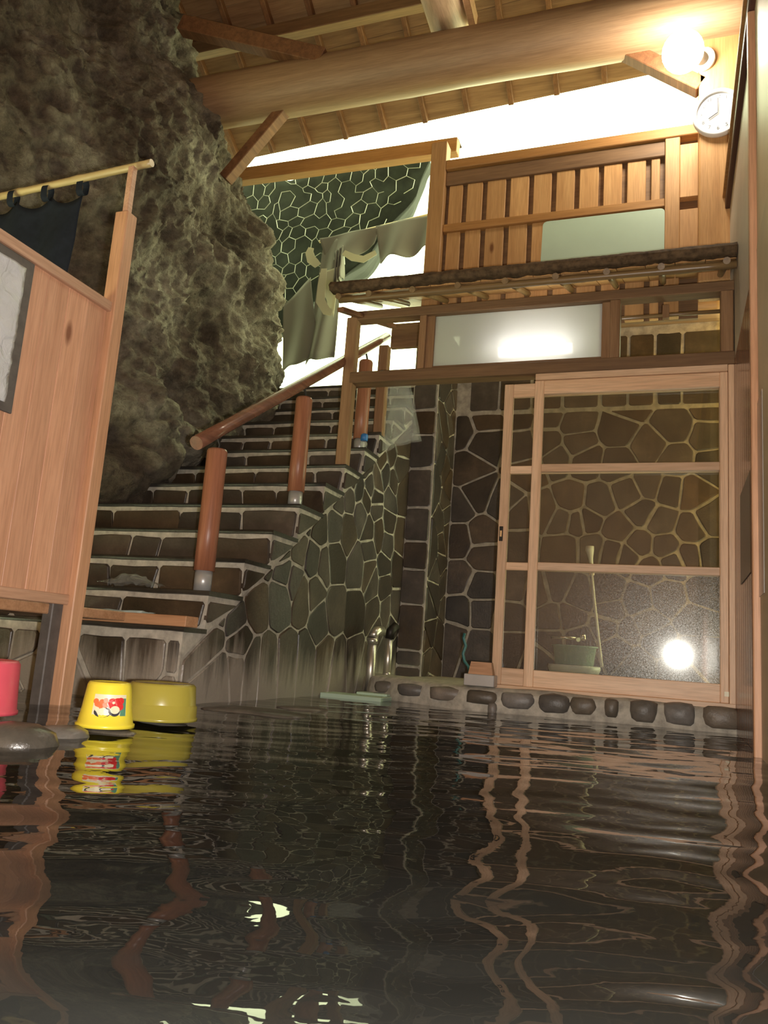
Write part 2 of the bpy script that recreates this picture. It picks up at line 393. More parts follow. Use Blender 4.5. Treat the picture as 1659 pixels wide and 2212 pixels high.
# --- right partition wall: varnished boards below, grey board above, cap rail on top
wr = st('wall_right', box(XR+.012, XR+.06, -2.6, 5.6, -.65, 3.22, 0), 'dark')
y = 5.6
while y > 2.2:
    w = .12; o = obj('cladding_board', box(XR-.004, XR+.014, y-w+.0025, y-.0025, -.6, 2.06, .003), 'cladding', wr); y -= w
for (a, b) in ((3.47, 5.6), (1.6, 3.37)):
    obj('upper_panel', box(XR-.002, XR+.014, a, b, 2.07, 3.20, .003), 'clad_top' if a > 3 else 'tan', wr)
obj('lower_panel', box(XR-.006, XR+.014, 1.6, 3.34, -.6, 2.06, .003), 'tan', wr)
obj('batten', box(XR-.03, XR+.014, 3.375, 3.43, -.6, 3.2, .004), 'post', wr)
obj('cap_rail', box(XR-.03, XR+.075, -2.6, 5.65, 3.20, 3.275, .006), 'dark', wr)
obj('cap_board', box(XR-.045, XR+.09, -2.6, 5.65, 3.275, 3.295, .004), 'board_x', wr)
# --- unseen far sides of the bath house, added to keep the sky light out
st('wall_far_right', box(3.4, 3.5, -2.7, 6.0, -.75, 7.5, 0), 'board')
st('wall_far_back', box(.45, 3.4, 5.6, 5.7, -.75, 4.1, 0), 'board')
st('wall_rear', box(-6.2, 3.5, -2.7, -2.6, -.75, 6.5, 0), 'panel')
st('wall_left', box(-6.3, -6.2, -2.7, 5.5, -.75, 9, 0), 'rock')
# --- roof: boards, rafters, purlins
def rz(y): return 5.95-.6*(y-5.6)
cl = tag(bpy.data.objects.new('ceiling', None), kind='structure'); COL.objects.link(cl)
def slope_board(x0, x1, y0, y1, t, y0r=None, y1r=None):
    y0r = y0 if y0r is None else y0r; y1r = y1 if y1r is None else y1r
    vs = []
    for dz in (0, t):
        for (x, y) in ((x0, y0), (x1, y0r), (x1, y1r), (x0, y1)): vs.append((x, y, rz(y)+dz))
    return mesh('sb', vs, [(0, 1, 2, 3), (7, 6, 5, 4), (0, 4, 5, 1), (1, 5, 6, 2), (2, 6, 7, 3), (3, 7, 4, 0)])
yy = 6.62
for k in range(14):
    y0 = yy-.235; e = .30 if k == 0 else 0
    obj('roof_board', slope_board(-6.2, 3.5, (y0+.004)+.062, yy+.062, .022+.006*(k % 2), (y0+.004)-.26, yy-.26), 'roof', cl); yy = y0
obj('roof_deck', slope_board(-6.2, 3.5, 2.2, yy+.062, .03, 2.2, yy-.26), 'roof', cl)
vs = [(-6.2, 2.2, rz(2.2)), (3.5, 2.2, rz(2.2)), (3.5, -2.7, 5.2), (-6.2, -2.7, 5.2)]
obj('roof_deck', mesh('rd', vs+[(a, b, c+.05) for a, b, c in vs], [(0, 1, 2, 3), (7, 6, 5, 4)]), 'roof', cl)
x = -5.62
while x < 3.3:
    e = 6.60-.033*(x+4.4)-.04*random.random()
    obj('rafter', beam((x, 2.3, rz(2.3)-.035), (x, e, rz(e)-.035), .05, .07), 'beam_y', cl); x += .418
obj('purlin', box(-6.0, 3.4, 5.56, 5.66, rz(5.6)-.20, rz(5.6)-.065, .006), 'beam_x', cl)
obj('purlin', box(-6.0, 3.4, 4.2, 4.32, rz(4.26)-.20, rz(4.26)-.065, .006), 'beam_x', cl)
# --- big log tie beam, its braces, cross log, pillar
t = thing('log_beam', (-1.5, 5.0, 4.65), 'long peeled round log beam spanning the opening under the roof', 'beam')
obj('log', tube([(-4.7+i*.4, 5.0, 4.69-.0045*i) for i in range(17)], [.206-.0006*i for i in range(17)], 24, True, .05), 'log', t)
t = thing('cross_log', (-1.62, 4.9, 5.0), 'pale round log resting on the big log beam, running back overhead', 'beam')
obj('log', tube([(-1.62+.004*i, 5.12-.5*i, 4.98+.05*i) for i in range(8)], .15, 20, True, .05), 'log_y', t)
obj('shim', beam((-1.43, 5.03, 4.96), (-1.43, 4.2, 5.12), .05, .12), 'plank_x', t)
def brace(p, q, w, h, label):
    tag(obj('brace', beam(p, q, w, h), 'beam_y'), label, 'brace')
brace(at(395, 56, y=4.72), at(700, 128, y=4.86), .11, .13, 'dark red square timber slanting from the cliff down onto the log beam')
brace(at(487, 388, y=5.02), at(625, 225, y=5.02), .10, .085, 'short knee brace under the log beam next to the cliff')
brace(at(1312, 92, y=5.05), at(1515, 190, y=5.05), .10, .10, 'knee brace from the log beam down to the clock pillar')
t = thing('pillar', (.28, 5.15, 2.72), 'thick square wooden pillar that carries the clock beside the right wall', 'pillar')
obj('shaft', box(.135, .44, 5.0, 5.3, 2.72, 6.0, .01), 'board', t)
# --- globe lamp
gc = at(1475, 112, y=4.72)
t = thing('globe_lamp', gc, 'glowing white globe lamp fixed high on the pillar', 'lamp')
obj('globe', lathe([(.001, -.125)]+[(.125*math.sin(math.pi*k/16), -.125*math.cos(math.pi*k/16)) for k in range(1, 16)]+[(.001, .125)], gc, 32), 'globe', t)
obj('neck', tube([gc+Vector((.06, .1, .07)), gc+Vector((.12, .24, .12))], .04, 16), 'white_p', t)
obj('base', lathe([(.0, .0), (.075, .0), (.075, .03), (.0, .03)], gc+Vector((.125, .25, .125)), 20, (.3, .9, .2)), 'white_p', t)
# --- wall clock, a little past eight
cc = at(1551, 243, y=4.955); nrm = Vector((-.06, -1, -.16)).normalized()
cx_ = Vector((1, -.06, 0)).normalized(); cx_ = (cx_-nrm*cx_.dot(nrm)).normalized(); cy_ = nrm.cross(cx_); cy_ = cy_ if cy_.z > 0 else -cy_
t = thing('wall_clock', cc, 'round white wall clock showing eight, hung on the wooden pillar', 'clock')
fc = obj('face', lathe([(.0, .0), (.128, .0), (.128, -.03), (0, -.03)], cc, 40, nrm), 'clockwhite', t); fc.data.polygons.foreach_set('use_smooth', [False]*len(fc.data.polygons))
obj('rim', lathe([(.124, -.035), (.15, -.035), (.156, -.01), (.15, .014), (.137, .018), (.126, .006), (.124, -.035)], cc, 48, nrm), 'clockwhite', t)
obj('hour_hand', beam(cc+nrm*.005, cc+nrm*.005+(-cx_*.866-cy_*.5)*.065, .007, .002, nrm, 0), 'ink', t)
obj('minute_hand', beam(cc+nrm*.007, cc+nrm*.007+cy_*.095, .005, .002, nrm, 0), 'ink', t)
for k in range(1, 13):
    a = rad(90-30*k); cu = bpy.data.curves.new('n', 'FONT'); cu.body = str(k); cu.size = .034; cu.align_x = 'CENTER'; cu.align_y = 'CENTER'
    to = bpy.data.objects.new('n', cu); COL.objects.link(to); bpy.context.view_layer.update()
    me = bpy.data.meshes.new_from_object(to.evaluated_get(bpy.context.evaluated_depsgraph_get())); bpy.data.objects.remove(to)
    o = cc+nrm*.004+cx_*math.cos(a)*.102+cy_*math.sin(a)*.102
    for v in me.vertices: v.co = o+cx_*v.co.x+cy_*v.co.y
    me.materials.clear(); obj('numeral', me, 'ink', t)
# --- the stairs
def riser_row(x0, x1, z0, z1, yf, parent, m='stone', lo=.2, hi=.5, t=.008):
    x = x1
    while x > x0+.06:
        w = random.uniform(lo, hi)
        if x-w < x0+.1: w = x-x0
        s1, s2 = random.uniform(-.03, .03), random.uniform(-.03, .03); g = random.uniform(.005, .010)
        e1, e2 = random.uniform(-.006, .006), random.uniform(-.006, .006); p = [(x-w+g+s1, z0+.004), (x-g+s2, z0+.004), (x-g, z1+e1), (x-w+g, z1+e2)]
        obj('stone', stone(p, lambda a, b, h: Vector((a, yf-h, b)), t), m, parent); x -= w
stairs = tag(bpy.data.objects.new('stairs', None), 'stone stairway with pale mortar lines climbing beside the cliff', kind='structure'); COL.objects.link(stairs)
for k in range(13):
    z1 = SZ[k]; z0 = SZ[k-1] if k else -.3; yf = SY[k]; yb = SY[k+1] if k < 12 else 7.0
    obj('step', box(-4.4 if k == 0 else -3.75, XS, yf+.004, yb+.004, -.5, z1-.019, 0), 'mortar_pale', stairs)
    def edge(u, v, k=k, z1=z1, yf=yf, yb=yb): pass
    n = 26; x0 = -4.4 if k == 0 else -3.75
    prof = [(-.008, -.0), (-.011, -.010), (-.008, -.018), (.0, -.021)]
    vs, fs = [], []
    for i in range(n+1):
        x = x0+(XS+.012-x0)*i/n; w = noise.noise(Vector((x*3, k*2.3, 0)))*.007; w2 = noise.noise(Vector((x*5, k*1.3, 5)))*.004
        for (dy, dz) in [(yb-yf+.004, 0)]+prof+[(yb-yf+.004, -.021)]:
            vs.append((x, yf+dy+(w if dy < .1 else 0), z1+dz+w2*(dz < -.015)))
    m_ = len(prof)+2
    for i in range(n):
        for j in range(m_):
            j2 = (j+1) % m_; fs.append((i*m_+j, i*m_+j2, (i+1)*m_+j2, (i+1)*m_+j))
    fs += [tuple(range(m_))[::-1], tuple(n*m_+j for j in range(m_))]
    bm = bmesh.new(); bm.from_mesh(mesh('t', vs, fs)); obj('tread_slab', from_bm('tread', bm), 'tread', stairs)
    if k: riser_row(-3.7, XS-.005, z0, z1-.048, yf, stairs)
# front of the lowest ledge
zf = [(5, 1385), (50, 1390), (60, 1445), (115, 1400), (218, 1420), (322, 1420), (395, 1425), (150, 1470), (20, 1480), (412, 1490), (385, 1495)]
sd = [(p.x, p.z) for p in (at(u, v, y=3.0) for u, v in zf)] + [(-3.2, .1), (-3.5, .2), (-3.0, -.12), (-2.5, -.15), (-2.1, -.15), (-3.8, .1)]
for c in cells(sd, [(-4.3, -.3), (XS-.01, -.3), (XS-.01, .285), (-4.3, .285)], .02):
    if area(c) > .002: obj('stone', stone(c, lambda a, b, h: Vector((a, 3.0-h, b)), .010), 'stone_wet', stairs)
# flank of the stairs
wst = tag(bpy.data.objects.new('wall_stair_flank', None), kind='structure'); COL.objects.link(wst)
def zl(y): return .519+(y-3.465)*.672
flank = [(3.015, -.4), (YP, -.4), (YP, zl(YP)-.02), (3.015, zl(3.015)-.02)]
z8 = [(330,190),(390,240),(460,220),(530,170),(590,150),(650,110),(690,60),(780,60),(570,230),(640,240),(730,250),(800,200),(270,420),(370,400),(450,440),(540,330),(590,450),(640,300),(650,450),(720,380),(710,530),(790,500),(690,680),(590,560),(770,680),(130,560),(30,560),(230,640),(290,680),(370,640),(510,680),(590,720),(610,790),(690,790),(40,720),(100,770),(20,870),(150,870),(245,830),(360,950),(500,970),(270,1030),(620,980),(700,980),(760,960),(640,1100),(740,1060),(60,1300),(170,1280),(300,1280),(380,1330),(500,1280),(560,1350),(680,1250),(760,1250),(250,280),(180,330)]
z7 = [(1500,370),(1570,270),(1290,620),(1400,650),(1520,560),(1260,760),(1300,1000),(1400,950),(1500,950),(1580,950),(1420,800)]
pts = [(600+a/3.016, 1000+b/3.016) for a, b in z8]+[(a/2.765, 1100+b/2.765) for a, b in z7]+[(760,1030),(790,1010),(825,1000),(845,980),(850,1040),(860,950)]
sd = [(p.y, p.z) for p in (at(u, v, x=XS) for u, v in pts)]+[(3.2, -.25), (3.7, -.3), (4.2, -.3), (4.8, -.3), (5.4, -.3)]
obj('backing', mesh('fl', [(XS, 3.004, -.5), (XS, YP, -.5), (XS, YP, zl(YP)), (XS, 3.004, zl(3.0)), (XS-.05, 3.004, -.5), (XS-.05, YP, -.5)], [(0, 1, 2, 3)]), 'mortar', wst).location.x = .003
for c in cells(sd, flank, .0125):
    if area(c) > .0012: obj('stone', stone(c, lambda a, b, h: Vector((XS+h, a, b)), .009, .006), 'stone_wet', wst)
for k in range(1, 11):
    tri = [(SY[k]+.012, SZ[k]-.048), (SY[k], SZ[k-1]+.03), (SY[k]+.03, SZ[k-1]+.03), (SY[k+1]-.035, SZ[k]-.048)]
    obj('stone', stone(tri[::-1], lambda a, b, h: Vector((XS+h, a, b)), .009, .006), 'stone', wst)
# pier, niche flank and washroom back wall
wp = tag(bpy.data.objects.new('wall_pier', None), kind='structure'); COL.objects.link(wp)
obj('backing', box(XS-.0, -1.79, YP, YB+.3, -.3, 3.0, 0), 'mortar', wp)
zs = [-.2]+[at(890, v, y=YP).z for v in (1440, 1405, 1305, 1229, 1169, 1097, 1013, 940, 888, 830, 770, 720)]
for a, b in zip(zs[:-1], zs[1:]):
    if b-a < .03: continue
    s1 = random.uniform(-.015, .015)
    obj('stone', stone([(XS+.008, a+.01), (-1.802, a+.01+s1), (-1.802, b-.01), (XS+.008, b-.01)], lambda p, q, h: Vector((p, YP-h, q)), .010), 'stone', wp)
random.seed(3)
sd = [(random.uniform(5.92, 6.43), -.15+i*.085) for i in range(36)]
for c in cells(sd, [(YP+.01, -.25), (YB-.01, -.25), (YB-.01, 2.8), (YP+.01, 2.8)], .012):
    if area(c) > .001: obj('stone', stone(c, lambda a, b, h: Vector((-1.79+h, a, b)), .009, .006), 'stone', wp)
wb = st('wall_back', box(-1.79, XR+.06, YB, YB+.2, -.3, 3.12, 0), 'mortar')
zb = [(110,420),(230,370),(230,480),(140,620),(95,800),(185,740),(90,980),(220,950),(225,1050),(330,790),(420,320),(550,340),(690,380),(700,490),(900,420),(960,290),(1090,270),(1180,400),(1210,250),(1360,450),(1370,300),(740,570),(900,590),(590,560),(540,490),(430,520),(450,620),(1060,500),(1190,570),(1380,590),(1050,700),(1170,730),(1270,740),(660,780),(800,790),(960,740),(530,830),(620,870),(390,850),(1020,830),(1120,880),(690,880),(750,870),(900,920),(630,1020),(770,1020),(870,1040),(390,1000),(1010,1000),(1140,1010),(1270,920),(1260,1060),(1370,870),(1370,1050),(950,1060),(1060,1120),(1180,1090),(100,300),(420,180),(700,200),(900,180),(1150,150),(1350,150),(250,220)]
zc = [(90,230),(210,280),(100,400),(210,400),(200,580),(60,530),(370,270),(350,430),(350,580),(500,300),(590,280),(560,430),(700,330),(660,420),(850,300),(870,400),(1000,350),(1150,330),(1350,300),(850,480),(950,500),(1050,460),(700,550),(560,560),(900,580),(1100,550),(1300,450),(1300,600),(500,640),(700,660),(1000,660),(1200,680)]
pts = [(950+a/2.34, 750+b/2.34) for a, b in zb]+[(950+a/2.34, 1150+b/2.34) for a, b in zc]
sd = [(p.x, p.z) for p in (at(u, v, y=YB) for u, v in pts)]
sd = [q for q in sd if q[1] < 2.42]
for c in cells(sd, [(-1.775, 0), (XR+.05, 0), (XR+.05, 2.36), (-1.775, 2.36)], .019):
    if area(c) > .002: obj('stone', stone(c, lambda a, b, h: Vector((a, YB-h, b)), .010), 'stone', wb)
x = XR+.04
for w in (.30, .21, .205, .225, .3, .25, .28, .27):
    s1 = random.uniform(-.02, .02)
    obj('stone', stone([(x-w+.012+s1, 2.40), (x-.012, 2.40), (x-.012, 3.0), (x-w+.012, 3.0)], lambda a, b, h: Vector((a, YB-h, b)), .010), 'stone', wb); x -= w
tag(obj('wall_plate_log', tube([(-1.7+i*.2, 6.42, 3.19) for i in range(11)]+[(.33, 6.42, 3.19)], .12, 18, True, .05), 'log'), 'thick round log lying on top of the washroom stone wall', 'beam')
# --- pool curb of cobbles set in mortar
cur = tag(bpy.data.objects.new('curb', None), 'mortar curb with embedded cobbles along the far edge of the pool', kind='structure'); COL.objects.link(cur)
front = [(XR, 4.62), (-.3, 4.58), (-.72, 4.50), (-1.1, 4.50), (-1.5, 4.64), (-1.8, 4.84), (-1.93, 5.05)]
def cpt(u):
    i = min(int(u*(len(front)-1)), len(front)-2); f = u*(len(front)-1)-i
    return Vector((front[i][0]+(front[i+1][0]-front[i][0])*f, front[i][1]+(front[i+1][1]-front[i][1])*f, 0))
def curb(u, v):
    p = cpt(u); w = noise.noise(Vector((p.x*6, v*5, 1)))*.012
    pr = [(0, -.5), (0, -.02), (.004, .07), (.02, .125), (.06, .148), (.2, .15), (.5, .15)]
    f = v*6; i = min(int(f), 5); f -= i
    dy = pr[i][0]+(pr[i+1][0]-pr[i][0])*f; z = pr[i][1]+(pr[i+1][1]-pr[i][1])*f
    return Vector((p.x, p.y+dy+w, z+w*(v < .9)))
obj('mortar_bed', surf(curb, 60, 18), 'mortar_pale', cur)
random.seed(5)
for i, (u, v, w, h) in enumerate([(1562, 1548, 80, 44), (1468, 1541, 66, 46), (1388, 1530, 60, 46), (1318, 1527, 32, 40), (1258, 1517, 60, 36), (1192, 1508, 74, 40), (1118, 1497, 76, 34), (1040, 1489, 72, 30), (965, 1484, 84, 30), (890, 1478, 70, 28), (832, 1474, 50, 26), (1064, 1540, 22, 30)]):
    best = min((abs((at(u, v, z=.08)).x - 0) if False else (Vector((cpt(k/200).x, cpt(k/200).y, .08))-CAMP).normalized().cross((at(u, v, y=4.6)-CAMP).normalized()).length, k) for k in range(201))[1]
    p = cpt(best/200); d = p.length; sc = d/FPX*.95
    obj('cobble', pebble((p.x, p.y+.03, .09 if i < 11 else .03), w*sc/2*.95, .05, h*sc/2*1.02, i, .5), 'cobble', cur)
# --- the cliff
PL = [(-5.6, 0.2), (-4.7, 1.7), (-4.05, 2.7), (-3.72, 3.5), (-3.45, 4.2), (-3.32, 4.9), (-3.28, 5.6), (-3.42, 6.1), (-3.8, 6.5), (-4.6, 6.9), (-5.6, 7.1)]
def crv(t):
    n = len(PL)-1; f = t*n; i = min(int(f), n-1); f -= i
    p = [Vector(PL[min(max(j, 0), n)]) for j in (i-1, i, i+1, i+2)]
    return .5*((2*p[1])+(p[2]-p[0])*f+(2*p[0]-5*p[1]+4*p[2]-p[3])*f*f+(3*p[1]-p[0]-3*p[2]+p[3])*f**3)
BL = [(at(u, v, x=x), r, h) for u, v, x, r, h in ((556, 505, -3.42, .17, .18), (452, 575, -3.5, .26, .12), (300, 975, -3.42, .17, .17), (335, 905, -3.42, .14, .12), (425, 905, -3.36, .17, .15), (265, 870, -3.5, .2, .12), (480, 870, -3.34, .12, .12), (560, 880, -3.3, .12, .1), (400, 830, -3.4, .16, .12), (235, 1045, -3.5, .2, .15), (375, 960, -3.38, .12, .13), (490, 240, -3.75, .25, .12), (450, 400, -3.6, .2, -.2), (400, 385, -3.6, .16, -.16), (350, 570, -3.55, .25, -.18), (520, 420, -3.5, .18, .13), (330, 480, -3.6, .2, -.15), (470, 470, -3.5, .15, .12), (540, 610, -3.38, .14, .1), (230, 760, -3.55, .25, -.15), (430, 690, -3.45, .2, -.12), (510, 740, -3.36, .2, .08))]
def rockp(u, v):
    p = crv(u); q = crv(min(u+.01, 1))-crv(max(u-.01, 0)); n = Vector((q.y, -q.x)).normalized(); z = -.8+v*8.3
    off = -.04-.27*max(0, z-3.4)**1.0-.05*max(0, 1.4-z)*0
    a = Vector((p.x, p.y, z)); off -= .45*max(0, z-4.0)*max(0, min(1, (p.y-4.9)/.6))
    off += .20*noise.noise(a*.9)+.20*(1-abs(noise.noise(a*1.7+Vector((3, 1, 0))))*2)*.55-.06+.06*noise.noise(a*4.3)+.05*(1-2*abs(noise.noise(a*7)))+.03*noise.noise(a*15)+.018*(1-2*abs(noise.noise(a*29)))
    for c, r, h in BL:
        d = (a-c).length
        if d < r*1.25: off += h*max(0, 1-(d/r/1.25)**2)**.6
    return Vector((p.x+n.x*off, p.y+n.y*off, z+.05*noise.noise(a*2.2+Vector((0, 9, 0)))))
tag(obj('cliff', surf(rockp, 420, 460), 'rock'), 'huge rough brown rock cliff rising on the left beside the stairs', 'rock', kind='structure')
# ================================================================== WATER
def wave(x, y):
    a = Vector((x, y, 0)); d = math.hypot(x, y)
    x, y = x*.94+y*.34, -x*.34+y*.94
    h = .0058*noise.noise(Vector((x*2.2+9.1, y*3.6+4.4, 2)))+.0024*noise.noise(Vector((x*5, y*9.5, 4)))+.00045*noise.noise(Vector((x*11, y*26, 8)))
    return h*(1+1.8*max(0, min(1, (2.0-d)/1.2)))
nx, ny = 300, 420; vs = []
for j in range(ny+1):
    f = j/ny; y = -2.6+ (f**1.0)*7.9
    for i in range(nx+1):
        x = -3.3+3.615*i/nx; vs.append((x, y, WZ+wave(x, y)))
fs = [(j*(nx+1)+i, j*(nx+1)+i+1, (j+1)*(nx+1)+i+1, (j+1)*(nx+1)+i) for j in range(ny) for i in range(nx)]
tag(obj('pool_water', mesh('w', vs, fs, True), 'water'), 'dark rippled hot spring water filling the pool', 'water', kind='stuff')
# shallow shelf and the stones at the shore
sh = tag(obj('shore_shelf', surf(lambda u, v: Vector((-3.4+u*1.72-.12*math.sin(v*5)+.1*noise.noise(Vector((v*6, 1, 2)))*(u > .9), 1.4+v*1.75, -.02-.05*abs(noise.noise(Vector((u*5, v*5, 0))))-.5*max(0, u-.9)*10*.6)), 40, 40), 'floorstone'), kind='structure')
for (u, v, rx, ry, h, lab) in [(2, 1604, .125, .10, .042, 'large rounded grey stone at the water edge, nearest the camera'), (112, 1590, .075, .08, .026, 'flat reddish stone at the water edge left of the yellow pail'),
        (225, 1582, .085, .05, .012, 'wet stone just under the upturned yellow pail'), (335, 1566, .10, .06, .012, 'low wet stone in front of the wide amber basin'), (545, 1540, .26, .12, .018, 'broad flat stone slab breaking the water by the stair wall'), (650, 1531, .13, .10, .012, 'small flat stone between the broad slab and the mint board')]:
    p = at(u, v, z=WZ); tag(obj('shore_stone', pebble((p.x, p.y+.03, WZ-.006), rx, ry, h*1.35, u), 'slab'), lab, 'stone', 'stones at the shore')
# ================================================================== BASINS AND PAILS
def pail(name, c, rt, rb, h, m, label, cat, lip=.006, ring=None):
    t = thing(name, c, label, cat)
    prof = [(0, h*.985), (rt*.82, h*.985), (rt*.86, h), (rt*.93, h*.995), (rt, h*.93), (rt+(rb-rt)*.5, h*.45)]
    if ring: prof += [(rt+(rb-rt)*.55, h*ring), (rt+(rb-rt)*.6+.004, h*ring-.004)]
    prof += [(rb, .012), (rb+lip, .010), (rb+lip, .0), (rb-.004, 0), (rb-.008, .012), (rt-.004, h*.93), (rt*.8, h*.96), (0, h*.965)]
    o = obj('body', lathe(prof, c, 48), m, t); return t
p = at(312, 1556, z=.03); pail('wash_basin', Vector((p.x, p.y+.08, .03)), .108, .119, .118, 'olive', 'wide amber-yellow wash basin upside down beside the yellow pail', 'basin', .004, .42)
p = at(196, 1572, z=.03); pc = Vector((p.x, p.y+.06, .03))
tp = pail('toy_pail', pc, .062, .078, .128, 'yellow', 'small bright yellow pail upside down with a red picture label', 'pail', .005)
p = at(-28, 1558, z=.04); pail('pink_basin', Vector((p.x-.115, p.y+.06, .05)), .105, .112, .15, 'pink', 'pink plastic pail upside down, cut by the left picture edge', 'pail', .004)
# picture label on the pail: round shapes on a cream ground
view = math.atan2(-pc.y, -pc.x)
def onpail(a, z, lift): 
    r = .062+(.078-.062)*(1-z/.128)+lift; z = .066+(z-.066)*1.22; an = view+.12+a*1.3/.07; return Vector((pc.x+math.cos(an)*r, pc.y+math.sin(an)*r, pc.z+z))
lb = obj('label', surf(lambda u, v: onpail(-.037+u*.074, .042+v*.048, .0008), 10, 4), 'cream', tp)
def dot(a, z, r, m, l, nm, sx=1.0):
    obj(nm, mesh('d', [onpail(a+math.cos(k*math.pi/8)*r*sx, z+math.sin(k*math.pi/8)*r, l) for k in range(16)], [tuple(range(16))]), m, lb)
obj('label_patch', surf(lambda u, v: onpail(.022+u*.014, .042+v*.04, .0012), 4, 3), 'green', lb)
for i, (a, z) in enumerate([(-.028, .068), (-.018, .073), (-.021, .062), (-.011, .066), (-.031, .074), (-.010, .076)]): dot(a, z, .0062, 'orange', .0018+.0002*i, 'label_dot')
for a, z, r in ((.004, .070, .012), (.015, .071, .012), (.022, .076, .008), (.021, .063, .008)): dot(a, z, r, 'red', .0022, 'label_dot')
for i, a in enumerate((-.026, -.017, -.008)): dot(a, .056-.002*i, .005, 'cream', .0028, 'label_dot')
dot(-.015, .050, .012, 'black', .0014, 'label_dot', 1.5); dot(.010, .052, .011, 'black', .0028, 'label_dot'); dot(.010, .056, .009, 'cream', .0034, 'label_dot', 1.1); dot(.006, .072, .003, 'cream', .003, 'label_dot')
# ================================================================== LEFT PARTITION
XP = -2.2
t = thing('wood_partition', (XP, 2.0, .0), 'cedar board partition with a corner post on the left', 'partition')
edges = [1.15, 1.27, 1.38, 1.50, 1.61, 1.72, 1.84, 1.95, 2.06, 2.165, 2.275, 2.38, 2.495]
for a, b in zip(edges[:-1], edges[1:]): obj('board', box(XP-.02, XP+random.uniform(-.001, .001), a+.0008, b-.0008, .43, 1.60, .0018), 'panel', t)
obj('top_rail', box(XP-.04, XP+.018, 1.1, 2.50, 1.598, 1.640, .003), 'rail_y', t)
obj('bottom_rail', box(XP-.03, XP+.008, 1.1, 2.50, .392, .432, .003), 'rail_y', t)
po = obj('post', box(XP-.035, XP+.03, 2.50, 2.565, -.25, 2.055, .004), 'post', t)
obj('stick', box(XP-.014, XP+.014, 2.515, 2.545, 2.055, 2.275, .003), 'rail_y', po)
obj('wet_board', box(XP-.06, XP-.012, 2.44, 2.498, -.25, .40, .004), 'strip', t)
wn = obj('window_strip', box(XP-.004, XP+.010, 1.1, 2.085, 1.03, 1.595, .002), 'strip', t)
obj('vinyl_sheet', surf(lambda u, v: Vector((XP+.013+.006*noise.noise(Vector((u*9, v*7, 1)))+.004*noise.noise(Vector((u*22+v*9, v*17, 3))), 1.1+u*.945, 1.06+v*.50)), 70, 50, .001), 'vinyl', wn)
tag(obj('sill_plank', box(-2.75, XP-.03, 1.4, 2.9, .352, .392, .004), 'plank_x'), 'pale plank lying under the cedar partition', 'plank')
# curtain on a bamboo pole above it
b0, b1 = at(-60, 438, z=2.30), at(328, 352, z=2.30)
d = (b1-b0); L = d.length; d.normalize()
bp = []; br = []
for i in range(25):
    q = i/24; bp.append(b0+d*L*q); br.append(.0165+(.003 if i in (7, 15) else 0))
tag(obj('bamboo_pole', tube(bp, br, 12), 'bamboo'), 'thin bamboo pole tied to the tip of the partition post', 'pole')
t = thing('navy_curtain', (-2.9, 2.6, 1.6), 'dark navy cloth hanging from the thin bamboo pole', 'curtain')
cr = at(176, 404, y=2.585); cb = at(150, 585, y=2.585); zt0 = 2.285
def clo(u, v):
    x0, x1 = cr.x-.78, cr.x-.03*v*2
    x = x0+(x1-x0)*u; sag = .055*(abs(math.sin((u*3.9)*math.pi)))**.7
    zt = zt0-.03-sag; zb = 1.52
    return Vector((x, 2.60+.02*math.sin(u*19+v*2)*(.3+v)+.01*noise.noise(Vector((u*8, v*5, 0))), zt+(zb-zt)*v))
obj('cloth', surf(clo, 60, 24, .003), 'navy', t)
for k in range(4):
    u = min(k/3.9*1.0, 1) if k < 4 else 1; x = cr.x-.78+.78*((k+.9)/3.9)
    obj('loop', tube([Vector((x+.018*math.cos(a), 2.60+.0*a, 2.0)) for a in (0,)]+[] or [(x, 2.6, 2), (x, 2.6, 2.1)], .01) if False else surf(lambda u, v, x=x: Vector((x-.018+u*.036, 2.592+.022*math.cos(v*2*math.pi), 2.275+.030*math.sin(v*2*math.pi)-.02*(math.sin(v*2*math.pi) < -.2))), 3, 16), 'navy', t)
# things lying on the ledge
p = at(175, 1344, z=.348)
tag(obj('ledge_plank', box(at(178, 1340, y=3.06).x, at(412, 1345, y=3.06).x, 3.02, 3.12, .347, .395, .003), 'plank_x'), 'short squared plank lying on the stone ledge below the stairs', 'plank')
tag(obj('bath_mat', surf(lambda u, v: Vector((at(165, 1300, y=3.1).x+u*.42, 3.03+v*.12, .404+.005*noise.noise(Vector((u*6, v*3, 0))))), 24, 6, .014), 'mat'), 'thin grey-green mat laid on top of the plank', 'mat')
t = thing('clear_wrapper', at(205, 1240, z=.705), 'crumpled clear plastic wrapper on the step by the partition', 'wrapper')
c0 = Vector((-2.55, 3.33, .545))
obj('film', surf(lambda u, v: c0+Vector(((u-.5)*.3+.03*noise.noise(Vector((u*5, v*6, 2))), (v-.5)*.16, .05*math.sin(u*math.pi)*math.sin(v*math.pi)+.02*noise.noise(Vector((u*7, v*7, 5))))), 20, 14), 'bag', t)
